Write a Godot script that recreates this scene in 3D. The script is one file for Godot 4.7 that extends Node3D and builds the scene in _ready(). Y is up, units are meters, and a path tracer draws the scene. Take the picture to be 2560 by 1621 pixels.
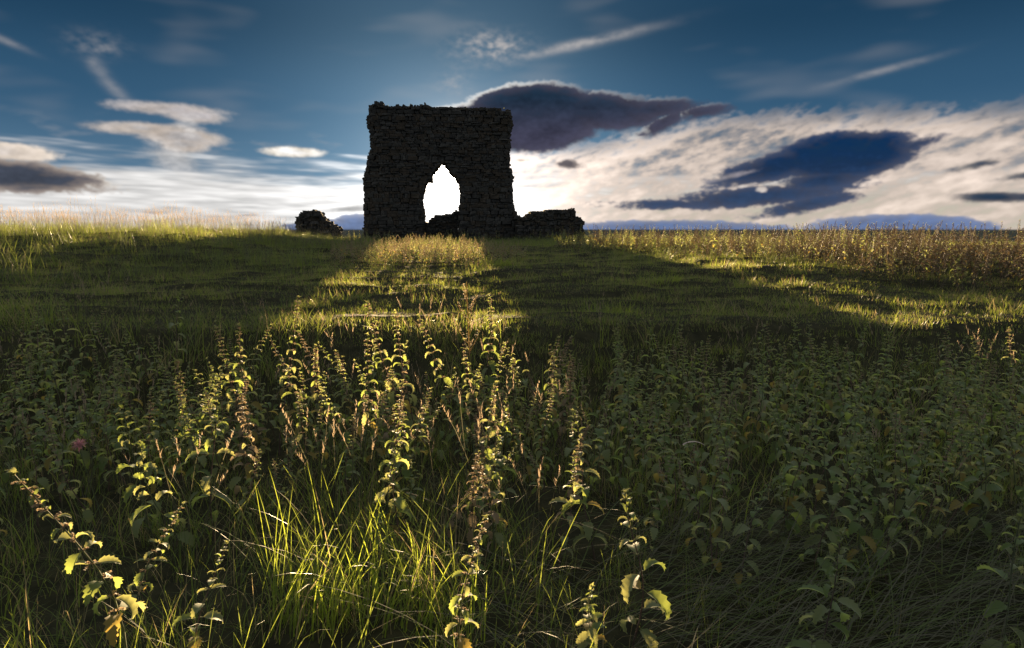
extends Node3D

# Hilltop ruin at sunset. World: y up, camera at z = 0 looking along -z, metres.
const EYE := 1.6
const SUN_AZ := -5.5
const SUN_EL := 5.35
const AX := Vector3(-0.10626, 0.0, -0.99434)      # level direction towards the sun
const AR := Vector3(0.99434, 0.0, -0.10626)       # to the right of it

var rng := RandomNumberGenerator.new()
var nz := FastNoiseLite.new()
var nz2 := FastNoiseLite.new()
var M := {}
var taken := {}

# ---------------------------------------------------------------- naming
func numbered(called: String) -> String:
	var n: int = taken.get(called, 0)
	taken[called] = n + 1
	return called if n == 0 else "%s_%03d" % [called, n]

func tag(o: Node, label: String, category: String, group := "", kind := "") -> Node:
	o.set_meta("label", label)
	if category: o.set_meta("category", category)
	if group: o.set_meta("group", group)
	if kind: o.set_meta("kind", kind)
	return o

func thing(called: String, at: Vector3, turn := 0.0) -> Node3D:
	var o := Node3D.new()
	o.name = numbered(called)
	add_child(o)
	o.position = at
	o.rotation.y = turn
	return o

func part(called: String, mesh: Mesh, parent: Node, xf := Transform3D()) -> MeshInstance3D:
	var o := MeshInstance3D.new()
	o.name = called if parent != self else numbered(called)
	o.mesh = mesh
	o.transform = xf
	parent.add_child(o, true)
	return o

func done(st: SurfaceTool, mat: Material, into: ArrayMesh = null) -> ArrayMesh:
	st.generate_normals()
	st.set_material(mat)
	return st.commit(into)

func begin() -> SurfaceTool:
	var st := SurfaceTool.new()
	st.begin(Mesh.PRIMITIVE_TRIANGLES)
	return st

# what nobody could count: one object whose copies are of one or more shapes
func scatter(called: String, meshes: Array, spots: Array, label: String) -> void:
	var root: Node3D = self
	if meshes.size() > 1:
		root = thing(called, Vector3.ZERO)
		tag(root, label, "", "", "stuff")
	for k in meshes.size():
		if spots[k].size() == 0:
			continue
		var mm := MultiMesh.new()
		mm.transform_format = MultiMesh.TRANSFORM_3D
		mm.mesh = meshes[k]
		mm.instance_count = spots[k].size()
		var b := PackedFloat32Array()
		b.resize(spots[k].size() * 12)
		for i in spots[k].size():
			var t: Transform3D = spots[k][i]
			var n: int = i * 12
			b[n] = t.basis.x.x; b[n + 1] = t.basis.y.x; b[n + 2] = t.basis.z.x; b[n + 3] = t.origin.x
			b[n + 4] = t.basis.x.y; b[n + 5] = t.basis.y.y; b[n + 6] = t.basis.z.y; b[n + 7] = t.origin.y
			b[n + 8] = t.basis.x.z; b[n + 9] = t.basis.y.z; b[n + 10] = t.basis.z.z; b[n + 11] = t.origin.z
		mm.buffer = b
		var o := MultiMeshInstance3D.new()
		o.name = numbered(called) if root == self else "plants"
		o.multimesh = mm
		root.add_child(o, true)
		o.set_meta("kind", "stuff")
		if root == self:
			tag(o, label, "", "", "stuff")

# ---------------------------------------------------------------- sky
class Cloud:
	var lobes: Array
	var core: Color
	var under: Color
	var edge: Color
	var soft: float
	var depth: float
	var rag: float
	var rim: float
	var opacity: float
	var lo: Vector2
	var hi: Vector2
	func _init(l: Array, c: Color, e: Color, s: float, d: float, r: float, ri: float, op := 1.0) -> void:
		lobes = l; core = c; under = c; edge = e; soft = s; depth = d; rag = r; rim = ri; opacity = op
		lo = Vector2(999, 999); hi = Vector2(-999, -999)
		for q in l:
			var big: float = maxf(q[2], q[3]) * 1.05 + r + 0.3
			var tall: float = absf(sin(deg_to_rad(q[4]))) * q[2] + q[3] + r + 0.3
			lo = Vector2(minf(lo.x, q[0] - big), minf(lo.y, q[1] - tall))
			hi = Vector2(maxf(hi.x, q[0] + big), maxf(hi.y, q[1] + tall))

var clouds: Array = []
var sn := FastNoiseLite.new()
var sn2 := FastNoiseLite.new()

func sky_setup() -> void:
	sn.noise_type = FastNoiseLite.TYPE_SIMPLEX_SMOOTH
	sn.seed = 11
	sn.frequency = 1.0
	sn.fractal_octaves = 5
	sn2.noise_type = FastNoiseLite.TYPE_SIMPLEX_SMOOTH
	sn2.seed = 23
	sn2.frequency = 1.0
	sn2.fractal_octaves = 3
	var plum := Color(0.055, 0.05, 0.085)
	var slate := Color(0.011, 0.026, 0.05)
	var navy := Color(0.004, 0.024, 0.075)
	var steel := Color(0.045, 0.075, 0.15)
	var cream := Color(0.78, 0.66, 0.56)
	var white := Color(0.86, 0.83, 0.78)
	# lobes: azimuth, elevation, half width, half height (degrees), tilt
	# pale lens clouds and tower on the left
	clouds.append(Cloud.new([[-27.4, 9.05, 5.2, 0.62, 0.5], [-25.6, 8.7, 3.0, 0.7, -2.0]], Color(0.5, 0.46, 0.46), Color(0.7, 0.6, 0.53), 0.5, 0.8, 0.1, 0.3, 0.9))
	clouds.append(Cloud.new([[-29.0, 7.5, 5.0, 0.62, 1.5], [-26.6, 7.1, 3.9, 0.85, -3.0], [-26.4, 6.5, 2.2, 0.8, 0.0]], Color(0.44, 0.41, 0.4), Color(0.74, 0.61, 0.5), 0.5, 0.9, 0.1, 0.35, 0.93))
	clouds.append(Cloud.new([[-27.2, 5.4, 2.4, 1.5, -20.0], [-26.0, 8.0, 1.3, 1.0, 0.0]], Color(0.6, 0.57, 0.55), Color(0.6, 0.55, 0.5), 1.2, 1.0, 0.4, 0.1, 0.6))
	clouds.append(Cloud.new([[-18.4, 6.3, 3.1, 0.52, 0.0]], Color(0.95, 0.93, 0.9), Color(0.9, 0.8, 0.66), 0.3, 0.6, 0.06, 0.3))
	clouds.append(Cloud.new([[-38.0, 5.35, 4.3, 0.75, -3.0]], Color(0.62, 0.55, 0.5), Color(0.85, 0.72, 0.6), 0.35, 1.0, 0.15, 0.4))
	clouds.append(Cloud.new([[-37.5, 3.7, 6.9, 1.3, -3.0], [-41.0, 3.6, 6.0, 1.5, 0.0]], Color(0.05, 0.06, 0.085), Color(0.33, 0.27, 0.24), 0.35, 1.1, 0.3, 0.9))
	# large dark cloud right of the wall head
	clouds.append(Cloud.new([[1.7, 9.5, 6.9, 3.0, 3.0], [-3.2, 10.0, 5.2, 0.95, 7.0], [7.0, 9.9, 7.4, 1.75, -3.0], [11.8, 9.9, 5.0, 1.05, 3.0], [12.8, 8.8, 3.1, 0.85, 26.0], [15.6, 9.55, 3.6, 0.7, 4.0], [2.2, 8.2, 5.8, 1.8, 4.0]], Color(0.011, 0.027, 0.052), Color(0.07, 0.068, 0.105), 0.55, 1.5, 0.24, 1.3))
	clouds[-1].under = Color(0.05, 0.05, 0.085)
	# large navy cloud further right
	clouds.append(Cloud.new([[26.6, 5.6, 5.8, 2.1, 4.0], [22.4, 5.1, 6.6, 1.35, 13.0], [31.2, 6.1, 2.8, 0.55, 20.0], [20.6, 2.7, 9.0, 1.05, 4.0], [13.5, 2.15, 6.2, 0.6, 0.0], [24.4, 2.0, 5.0, 0.8, 12.0], [25.5, 3.9, 4.6, 1.1, 8.0]], navy, Color(0.07, 0.085, 0.14), 0.4, 1.2, 0.3, 0.22))
	clouds[-1].under = Color(0.03, 0.055, 0.115)
	clouds.append(Cloud.new([[19.7, 3.6, 1.5, 0.2, 8.0], [21.0, 3.3, 0.55, 0.3, 0.0]], Color(0.7, 0.62, 0.55), Color(0.6, 0.52, 0.48), 0.2, 0.4, 0.14, 0.2, 0.85))
	clouds.append(Cloud.new([[18.6, 4.4, 3.0, 0.3, 12.0]], Color(0.36, 0.32, 0.34), Color(0.4, 0.36, 0.36), 0.35, 0.4, 0.12, 0.1, 0.7))
	# small dark clouds
	clouds.append(Cloud.new([[36.4, 2.25, 3.2, 0.48, -2.0]], Color(0.02, 0.04, 0.075), Color(0.12, 0.12, 0.14), 0.25, 0.5, 0.1, 0.1))
	clouds.append(Cloud.new([[35.4, 4.55, 2.0, 0.36, 12.0]], Color(0.05, 0.065, 0.1), Color(0.2, 0.19, 0.19), 0.3, 0.5, 0.16, 0.1))
	clouds.append(Cloud.new([[38.6, 3.75, 2.6, 0.45, 8.0]], Color(0.05, 0.065, 0.1), Color(0.2, 0.19, 0.19), 0.3, 0.5, 0.16, 0.1))
	clouds.append(Cloud.new([[5.0, 5.6, 1.5, 0.5, -4.0]], Color(0.12, 0.105, 0.115), Color(0.4, 0.33, 0.3), 0.35, 0.5, 0.16, 0.0))
	clouds.append(Cloud.new([[0.9, 5.95, 1.2, 0.2, 0.0]], Color(0.35, 0.28, 0.24), Color(0.5, 0.42, 0.38), 0.3, 0.4, 0.12, 0.0, 0.8))
	clouds.append(Cloud.new([[-14.0, 1.75, 3.6, 0.42, 5.0]], Color(0.3, 0.3, 0.3), Color(0.5, 0.5, 0.5), 0.4, 0.5, 0.1, 0.0, 0.85))
	clouds.append(Cloud.new([[-22.3, 1.15, 1.5, 0.14, 0.0], [-29.0, 1.3, 1.4, 0.13, 0.0]], Color(0.33, 0.3, 0.3), Color(0.5, 0.5, 0.5), 0.15, 0.3, 0.1, 0.0, 0.8))
	# blue cloud bank along the horizon
	clouds.append(Cloud.new([[13.0, -0.1, 11.5, 1.0, 0.0], [30.5, -0.1, 7.0, 1.35, 0.0], [-15.5, -0.2, 5.0, 1.2, 0.0], [-13.0, 0.5, 3.0, 0.9, 0.0]], Color(0.10, 0.165, 0.34), Color(0.16, 0.21, 0.36), 0.2, 0.8, 0.16, 0.25, 0.94))
	# the same sort of clouds round the rest of the horizon
	for k in 15:
		var a := 52.0 + k * 17.0 + 5.0 * sin(k * 4.1)
		if a > 172.0:
			a -= 360.0
		var e := 3.5 + 3.0 * absf(sin(k * 2.7))
		clouds.append(Cloud.new([[a, e, 5.0 + 2.0 * sin(k * 1.3), 0.9 + 0.5 * cos(k * 1.9), 3.0], [a + 3.0, e - 0.5, 4.0, 0.6, -2.0]], Color(0.05, 0.06, 0.085), Color(0.18, 0.16, 0.17), 0.4, 1.0, 0.3, 0.2))

var sun_dir := Vector3()

func sky_at(az: float, el: float) -> Color:
	var ra := deg_to_rad(az)
	var re := deg_to_rad(el)
	var dir := Vector3(sin(ra) * cos(re), sin(re), -cos(ra) * cos(re))
	var ang := rad_to_deg(acos(clampf(dir.dot(sun_dir), -1.0, 1.0)))
	var e := maxf(el, 0.0)
	var c := Color(0.30, 0.42, 0.5).lerp(Color(0.10, 0.20, 0.31), smoothstep(0.0, 5.0, e))
	c = c.lerp(Color(0.034, 0.100, 0.185), smoothstep(3.0, 10.5, e))
	c = c.lerp(Color(0.013, 0.05, 0.102), smoothstep(9.0, 17.0, e))
	var g := exp(-ang * ang / 170.0)
	c += Color(0.115, 0.185, 0.235) * g
	# how clouds catch the sun
	var lit := 1.0 + 2.2 * exp(-ang * ang / 95.0)
	var away := lerpf(1.0, 0.62, smoothstep(45.0, 120.0, ang))
	# wisps
	var w1 := sn.get_noise_2d(az * 0.11 + el * 0.2, el * 0.4 - az * 0.06 + 40.0)
	var w2 := sn.get_noise_2d(az * 0.9 + 7.0, el * 1.6 + 3.0)
	var wisp := 0.0
	var d := Vector2(az + 1.9, el - 14.9)
	wisp += exp(-(d.x * d.x / 7.0 + d.y * d.y / 1.0)) * (0.55 + 0.9 * w2)
	d = Vector2(az - 5.5, (el - 15.1) - 0.17 * (az - 5.5))
	wisp += exp(-(d.x * d.x / 26.0 + d.y * d.y / 0.12)) * 0.75
	d = Vector2(az + 4.9, (el - 12.4) + 0.1)
	wisp += exp(-(d.x * d.x / 1.6 + d.y * d.y / 0.8)) * 0.35 * (0.6 + w2)
	d = Vector2(az - 29.0, (el - 11.6) - 0.17 * (az - 29.0))
	wisp += exp(-(d.x * d.x / 9.0 + d.y * d.y / 0.06)) * 0.4
	d = Vector2(az + 31.8, el - 13.0)
	wisp += exp(-(d.x * d.x / 2.2 + d.y * d.y / 0.5)) * 0.3 * (0.7 + w2)
	var cx := -32.0 + 0.36 * (12.2 - el) * (12.2 - el) * 0.45 + 0.25 * (12.2 - el)
	if el < 12.4 and el > 9.2:
		wisp += exp(-pow((az - cx) / 0.55, 2.0)) * 0.34 * smoothstep(12.4, 11.8, el) * smoothstep(9.2, 9.8, el)
	d = Vector2(az + 37.2, (el - 12.6) + 0.35 * (az + 37.2))
	wisp += exp(-(d.x * d.x / 1.6 + d.y * d.y / 0.05)) * 0.5
	wisp *= 0.75 + 0.7 * w1 + 0.35 * w2
	wisp += 0.16 * smoothstep(0.1, 0.9, sn2.get_noise_2d(az * 0.05 + el * 0.1, el * 0.22 - az * 0.03 + 70.0)) + 0.25 * smoothstep(0.15, 0.6, w1) * smoothstep(9.0, 6.5, el)
	c = c.lerp(Color(0.5, 0.47, 0.46) * away, clampf(wisp, 0.0, 0.8))
	# sheet of thin cloud low down
	var st := sn.get_noise_2d(az * 0.045 + 5.0, el * 0.55 + az * 0.012)
	var st2 := sn2.get_noise_2d(az * 0.2, el * 2.2 + az * 0.05)
	var side := smoothstep(2.0, 14.0, az) * smoothstep(70.0, 40.0, az)
	var top := 5.0 + 1.9 * st + 0.5 * st2
	var veil := smoothstep(top + 1.0, top - 1.6, el)
	var vc := Color(0.86, 0.84, 0.82) * (0.86 + 0.34 * st2 + 0.25 * st)
	vc = vc.lerp(Color(0.7, 0.67, 0.52), side * smoothstep(4.5, 1.0, el))
	var far := smoothstep(45.0, 75.0, absf(az + 6.0))
	c = c.lerp(vc * lit * away, veil * (0.94 - 0.5 * far))
	# mottled altocumulus on the right
	var tx := az * 0.97 + el * 0.24
	var ty := el * 0.97 - az * 0.24
	var mot := 0.6 * sn.get_noise_2d(tx * 0.2, ty * 0.7 + 90.0) + 0.75 * sn.get_noise_2d(tx * 0.7 + 20.0, ty * 1.4 + 9.0)
	var mot2 := sn.get_noise_2d(tx * 0.10, ty * 0.42 + 50.0)
	var lid := 7.0 + 2.1 * smoothstep(3.0, 18.0, az) - 0.05 * maxf(0.0, az - 22.0)
	var alto := smoothstep(lid + 0.6, lid - 1.3, el + 1.0 * mot + 0.7 * mot2) * smoothstep(1.0, 6.0, az + 0.9 * el) * smoothstep(62.0, 40.0, az)
	alto *= clampf(1.0 + 0.7 * mot + 0.8 * mot2, 0.25, 1.0)
	c = c.lerp(Color(0.66, 0.55, 0.475) * (0.97 + 0.38 * mot + 0.6 * mot2) * lit * away, alto * 0.95)
	# broken high cloud, added over the unseen dome to brighten the shade
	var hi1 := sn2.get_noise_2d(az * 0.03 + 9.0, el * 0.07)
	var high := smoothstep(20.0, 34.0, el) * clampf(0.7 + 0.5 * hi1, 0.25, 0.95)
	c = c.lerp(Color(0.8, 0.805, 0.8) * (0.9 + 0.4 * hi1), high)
	# glow of the air in front of the sun
	var glow := 50.0 * exp(-ang * ang / 4.2) + 0.42 * exp(-ang * ang / 30.0)
	var warm := Color(1.0, 0.9, 0.74)
	c += warm * glow * 0.55
	# banks and lens clouds
	for q in clouds:
		var cl: Cloud = q
		if az < cl.lo.x or az > cl.hi.x or el < cl.lo.y or el > cl.hi.y:
			continue
		var f := -9.0
		var face := 0.0
		for l in cl.lobes:
			var t := deg_to_rad(l[4])
			var dx: float = az - l[0]
			var dy: float = el - l[1]
			var px := (dx * cos(t) + dy * sin(t)) / float(l[2])
			var py := (-dx * sin(t) + dy * cos(t)) / float(l[3])
			var r := sqrt(px * px + py * py)
			var ff: float = (1.0 - r) * minf(l[2], l[3]) * 1.15
			if ff > f:
				f = ff
				var sx := SUN_AZ - az
				var sy := 0.8 * absf(SUN_EL - el) + 1.0
				face = (px * sx / float(l[2]) + py * sy / float(l[3])) / (0.001 + sqrt(sx * sx + sy * sy) * sqrt(px * px / float(l[2] * l[2]) + py * py / float(l[3] * l[3])))
		var n1 := sn.get_noise_2d(az * 0.33 + 13.0, el * 0.8)
		var n2 := sn.get_noise_2d(az * 1.3, el * 2.2 + 31.0)
		f += cl.rag * (1.1 * n1 + 0.6 * n2)
		if f <= 0.0:
			continue
		var alpha := smoothstep(0.0, cl.soft, f) * cl.opacity
		var body := cl.edge.lerp(cl.under.lerp(cl.core, smoothstep(0.25, 0.8, (el - cl.lo.y) / (cl.hi.y - cl.lo.y))), smoothstep(0.0, cl.depth, f + 0.3 * n1)) * (1.0 + 0.4 * n1 + 0.2 * n2)
		var rimmed := cl.rim * smoothstep(0.55, 0.0, f) * clampf(0.15 + face, 0.0, 1.0)
		body = body.lerp(Color(0.95, 0.88, 0.78) * minf(lit, 1.8), clampf(rimmed, 0.0, 1.0)) * away
		c = c.lerp(body, alpha)
	c.a = 1.0
	return c

func sky_panorama() -> ImageTexture:
	# the left edge of the picture is -z, azimuths run to the right
	sky_setup()
	sun_dir = Vector3(sin(deg_to_rad(SUN_AZ)) * cos(deg_to_rad(SUN_EL)), sin(deg_to_rad(SUN_EL)), -cos(deg_to_rad(SUN_AZ)) * cos(deg_to_rad(SUN_EL)))
	var whole := sky_piece(0.0, 90.0, 360.0 / 512.0, 512, 256)
	whole.resize(4096, 2048, Image.INTERPOLATE_BILINEAR)
	# the western sky at full resolution
	var step := 360.0 / 4096.0
	var fine := sky_piece(-512 * step, 90.0 - 796 * step, step, 1024, 236)
	whole.blit_rect(fine, Rect2i(512, 0, 512, 236), Vector2i(0, 796))
	whole.blit_rect(fine, Rect2i(0, 0, 512, 236), Vector2i(3584, 796))
	return ImageTexture.create_from_image(whole)

func sky_piece(az0: float, el0: float, step: float, w: int, h: int) -> Image:
	var a := PackedFloat32Array()
	a.resize(w * h * 3)
	for y in h:
		var el := el0 - (y + 0.5) * step
		for x in w:
			var c := Color(0.035, 0.038, 0.03)
			var az := az0 + (x + 0.5) * step
			if el > -1.0:
				c = sky_at(az - 360.0 if az > 180.0 else az, el)
			var k := (y * w + x) * 3
			a[k] = c.r; a[k + 1] = c.g; a[k + 2] = c.b
	return Image.create_from_data(w, h, false, Image.FORMAT_RGBF, a.to_byte_array())

# ---------------------------------------------------------------- ground
const PROFILE := [[-40.0, -0.8], [-6.0, 0.05], [0.0, 0.14], [2.2, 0.13], [3.4, 0.04], [4.4, 0.0], [5.1, 0.02], [6.2, 0.69], [8.0, 0.75], [10.4, 0.86], [15.0, 0.99], [18.5, 1.02], [26.0, 0.9], [45.0, 0.74], [60.0, 0.3], [80.0, -5.0], [150.0, -28.0], [400.0, -100.0], [1000.0, -170.0], [9000.0, -190.0]]

func profile(v: float) -> float:
	for i in range(1, PROFILE.size()):
		if v < PROFILE[i][0]:
			var t: float = clampf((v - PROFILE[i - 1][0]) / (PROFILE[i][0] - PROFILE[i - 1][0]), 0.0, 1.0)
			return lerpf(PROFILE[i - 1][1], PROFILE[i][1], t)
	return -190.0

func ground_y(x: float, z: float) -> float:
	var v := x * AX.x + z * AX.z
	var u := x * AR.x + z * AR.z
	var near := smoothstep(60.0, 30.0, v)
	var wob := 0.32 * nz.get_noise_2d(u * 0.28, 7.0)
	var y := profile(v + near * wob)
	y += 0.10 * nz.get_noise_2d(u * 0.1 + 40.0, v * 0.12) * near
	# the flanks rise to a crest on either side of the way up to the ruin
	y += smoothstep(42.0, 26.0, v) * (0.46 * smoothstep(-2.8, -7.0, u) * smoothstep(10.5, 16.5, v) + 0.03 * smoothstep(1.5, 6.0, u) * smoothstep(8.0, 17.0, v))
	# small terraces trodden across the slope
	var t := smoothstep(5.9, 7.0, v) * smoothstep(34.0, 18.0, v)
	y += t * (0.05 * nz2.get_noise_2d(u * 0.8 + 90.0, v * 0.9) + 0.07 * nz2.get_noise_2d(u * 0.30, v * 1.05) + 0.045 * nz2.get_noise_2d(u * 0.9 + 60.0, v * 2.4))
	y += 0.05 * nz2.get_noise_2d(u * 1.1 + 20.0, v * 1.1) * smoothstep(6.5, 5.0, v) * near
	var su := absf(u) - 26.0
	if su > 0.0:
		y -= su * su * 0.004 / (1.0 + su * 0.02)
	if v > 60.0 or su > 30.0:
		y += 6.0 * nz.get_noise_2d(x * 0.006, z * 0.006) * smoothstep(60.0, 300.0, maxf(v, su + 30.0))
	return y

func uv_at(u: float, v: float) -> Vector3:
	var p := AR * u + AX * v
	p.y = ground_y(p.x, p.z)
	return p

func axis_list(lo: float, hi: float, step: float, grow: float, reach: float) -> Array:
	var mid := []
	var p := lo
	while p < hi:
		mid.append(p)
		p += step
	mid.append(p)
	var s := step
	var q: float = mid[0]
	while q > -reach:
		s *= grow
		q -= s
		mid.push_front(q)
	s = step
	q = mid[-1]
	while q < reach:
		s *= grow
		q += s
		mid.append(q)
	return mid

func build_ground() -> void:
	var xs := axis_list(-9.0, 9.0, 0.22, 1.085, 9000.0)
	var zs := axis_list(-22.0, -1.0, 0.12, 1.085, 9000.0)
	var st := begin()
	for z in zs:
		for x in xs:

			st.add_vertex(Vector3(x, ground_y(x, z), z))
	var w := xs.size()
	for j in zs.size() - 1:
		for i in w - 1:
			var a := j * w + i
			st.add_index(a); st.add_index(a + 1); st.add_index(a + w)
			st.add_index(a + 1); st.add_index(a + w + 1); st.add_index(a + w)
	var o := part("ground", done(st, M.soil), self)
	tag(o, "grassy hilltop ground falling away to low country", "", "", "structure")

# ---------------------------------------------------------------- stone
func tri_out(st: SurfaceTool, a: Vector3, b: Vector3, c: Vector3) -> void:
	if (b - a).cross(c - a).dot(a + b + c) > 0.0:
		st.add_vertex(a); st.add_vertex(c); st.add_vertex(b)
	else:
		st.add_vertex(a); st.add_vertex(b); st.add_vertex(c)

func stone_mesh(mat: Material) -> ArrayMesh:
	var st := begin()
	st.set_smooth_group(-1)
	var P := {}
	for i in 8:
		var s := Vector3(1 if i & 1 else -1, 1 if i & 2 else -1, 1 if i & 4 else -1)
		var c := s * 0.5 + Vector3(rng.randf_range(-0.09, 0.09), rng.randf_range(-0.09, 0.09), rng.randf_range(-0.09, 0.09))
		for a in 3:
			var p := c
			for b in 3:
				if b != a:
					p[b] -= s[b] * rng.randf_range(0.06, 0.15)
			P[i * 3 + a] = p
	for a in 3:
		var b := (a + 1) % 3
		var d := (a + 2) % 3
		for s in 2:
			var i0 := s << a
			var q := [i0, i0 | (1 << b), i0 | (1 << b) | (1 << d), i0 | (1 << d)]
			tri_out(st, P[q[0] * 3 + a], P[q[1] * 3 + a], P[q[2] * 3 + a])
			tri_out(st, P[q[0] * 3 + a], P[q[2] * 3 + a], P[q[3] * 3 + a])
		for s1 in 2:
			for s2 in 2:
				var i0 := (s1 << b) | (s2 << d)
				var i1 := i0 | (1 << a)
				tri_out(st, P[i0 * 3 + b], P[i1 * 3 + b], P[i1 * 3 + d])
				tri_out(st, P[i0 * 3 + b], P[i1 * 3 + d], P[i0 * 3 + d])
	for i in 8:
		tri_out(st, P[i * 3], P[i * 3 + 1], P[i * 3 + 2])
	return done(st, mat)

var stones: Array = []

func spans(poly: PackedVector2Array, y: float) -> Array:
	var xs := []
	for i in poly.size():
		var a := poly[i]
		var b := poly[(i + 1) % poly.size()]
		if (a.y <= y) != (b.y <= y):
			xs.append(a.x + (b.x - a.x) * (y - a.y) / (b.y - a.y))
	xs.sort()
	return xs

func masonry(o: Node3D, poly: PackedVector2Array, deep: float, lo: float, hi: float, most: int, fine := 1.0) -> void:
	# rubble core
	var cores := Geometry2D.offset_polygon(poly, -0.16)
	var st := begin()
	st.set_smooth_group(-1)
	for core in cores:
		var tri := Geometry2D.triangulate_polygon(core)
		for k in range(0, tri.size(), 3):
			for f in [0, 1]:
				var z := -0.2 if f == 0 else -deep + 0.12
				var p := []
				for m in 3:
					p.append(Vector3(core[tri[k + m]].x, core[tri[k + m]].y, z))
				var up: bool = (p[1] - p[0]).cross(p[2] - p[0]).z > 0.0
				if up == (f == 0):
					st.add_vertex(p[0]); st.add_vertex(p[2]); st.add_vertex(p[1])
				else:
					st.add_vertex(p[0]); st.add_vertex(p[1]); st.add_vertex(p[2])
		for k in core.size():
			var a := core[k]
			var b := core[(k + 1) % core.size()]
			var z0 := -0.2
			var z1 := -deep + 0.12
			st.add_vertex(Vector3(a.x, a.y, z0)); st.add_vertex(Vector3(b.x, b.y, z0)); st.add_vertex(Vector3(b.x, b.y, z1))
			st.add_vertex(Vector3(a.x, a.y, z0)); st.add_vertex(Vector3(b.x, b.y, z1)); st.add_vertex(Vector3(a.x, a.y, z1))
	part("rubble_core", done(st, M.mortar), o)
	# courses of stones; ends and tops are built through the thickness
	var all := []
	var y := lo
	while y < hi:
		var ch := lerpf(0.12, 0.36, pow(rng.randf(), 1.6)) * fine
		var s := spans(poly, y + ch * 0.5)
		var over := spans(poly, y + ch * 1.6)
		for k in range(0, s.size() - 1, 2):
			var x: float = s[k]
			while x < s[k + 1] - 0.05:
				var w := minf(lerpf(0.18, 0.95, pow(rng.randf(), 1.7)) * fine, s[k + 1] - x)
				if s[k + 1] - x - w < 0.12:
					w = s[k + 1] - x
				var at_end: bool = x <= s[k] + 0.01 or x + w >= s[k + 1] - 0.01
				var mid := x + w * 0.5
				var bare := true
				for m in range(0, over.size() - 1, 2):
					if mid > over[m] and mid < over[m + 1]:
						bare = false
				var z := 0.0
				var first := true
				while z > -deep:
					var dz := rng.randf_range(0.35, 0.6) if not first else rng.randf_range(0.36, 0.5)
					var shift := rng.randf_range(-0.07, 0.07) if at_end else 0.0
					var push := rng.randf_range(-0.04, 0.09) if first else 0.0
					var b := Basis.from_euler(Vector3(rng.randf_range(-0.05, 0.05), rng.randf_range(-0.06, 0.06), rng.randf_range(-0.05, 0.05)))
					b = b * Basis.from_scale(Vector3(w * 1.0, ch * 1.04, dz))
					all.append([w * ch * (1.0 if first else 0.01), Transform3D(b, Vector3(mid + shift, y + ch * 0.5, z - dz * 0.5 + push))])
					z -= dz
					first = false
					if not (at_end or bare):
						break
				x += w
		y += ch * 1.02
	# broken and weathered stones along the ragged outline
	for i in poly.size():
		var a := poly[i]
		var b := poly[(i + 1) % poly.size()]
		if maxf(a.y, b.y) < 0.6:
			continue
		var d := (b - a).normalized()
		var inward := Vector2(-d.y, d.x)
		if not Geometry2D.is_point_in_polygon((a + b) * 0.5 + inward * 0.04, poly):
			inward = -inward
		var walk := 0.0
		while walk < a.distance_to(b):
			var size := rng.randf_range(0.16, 0.36) * lerpf(fine, 1.0, 0.3)
			var p := a + d * walk + inward * rng.randf_range(0.09, 0.2)
			var z := rng.randf_range(0.0, 0.08)
			while z > -deep:
				var dz := rng.randf_range(0.3, 0.6)
				var q := Basis(Vector3.BACK, d.angle() * (1.0 if rng.randf() < 0.6 else 0.0) + rng.randf_range(-0.5, 0.5)) * Basis.from_euler(Vector3(rng.randf_range(-0.3, 0.3), rng.randf_range(-0.3, 0.3), 0))
				all.append([0.001, Transform3D(q * Basis.from_scale(Vector3(size, size * rng.randf_range(0.45, 0.8), dz)), Vector3(p.x + rng.randf_range(-0.04, 0.04), p.y + rng.randf_range(-0.04, 0.04), z - dz * 0.5))])
				z -= dz * 0.95
			walk += size * rng.randf_range(0.6, 0.95)
	all.sort_custom(func(p, q): return p[0] > q[0])
	var rest := []
	for i in stones.size():
		rest.append(begin())
	for i in all.size():
		var k := rng.randi() % stones.size()
		if i < most:
			part("stone", stones[k], o, all[i][1])
		else:
			rest[k].append_from(stones[k], 0, all[i][1])
	if all.size() > most:
		var m := ArrayMesh.new()
		for k in stones.size():
			rest[k].set_material(stones[k].surface_get_material(0))
			rest[k].commit(m)
		part("small_stones", m, o).set_meta("kind", "stuff")

func poly_of(n: Array) -> PackedVector2Array:
	var p := PackedVector2Array()
	for i in range(0, n.size(), 2):
		p.append(Vector2(n[i], n[i + 1]))
	return p

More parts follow.
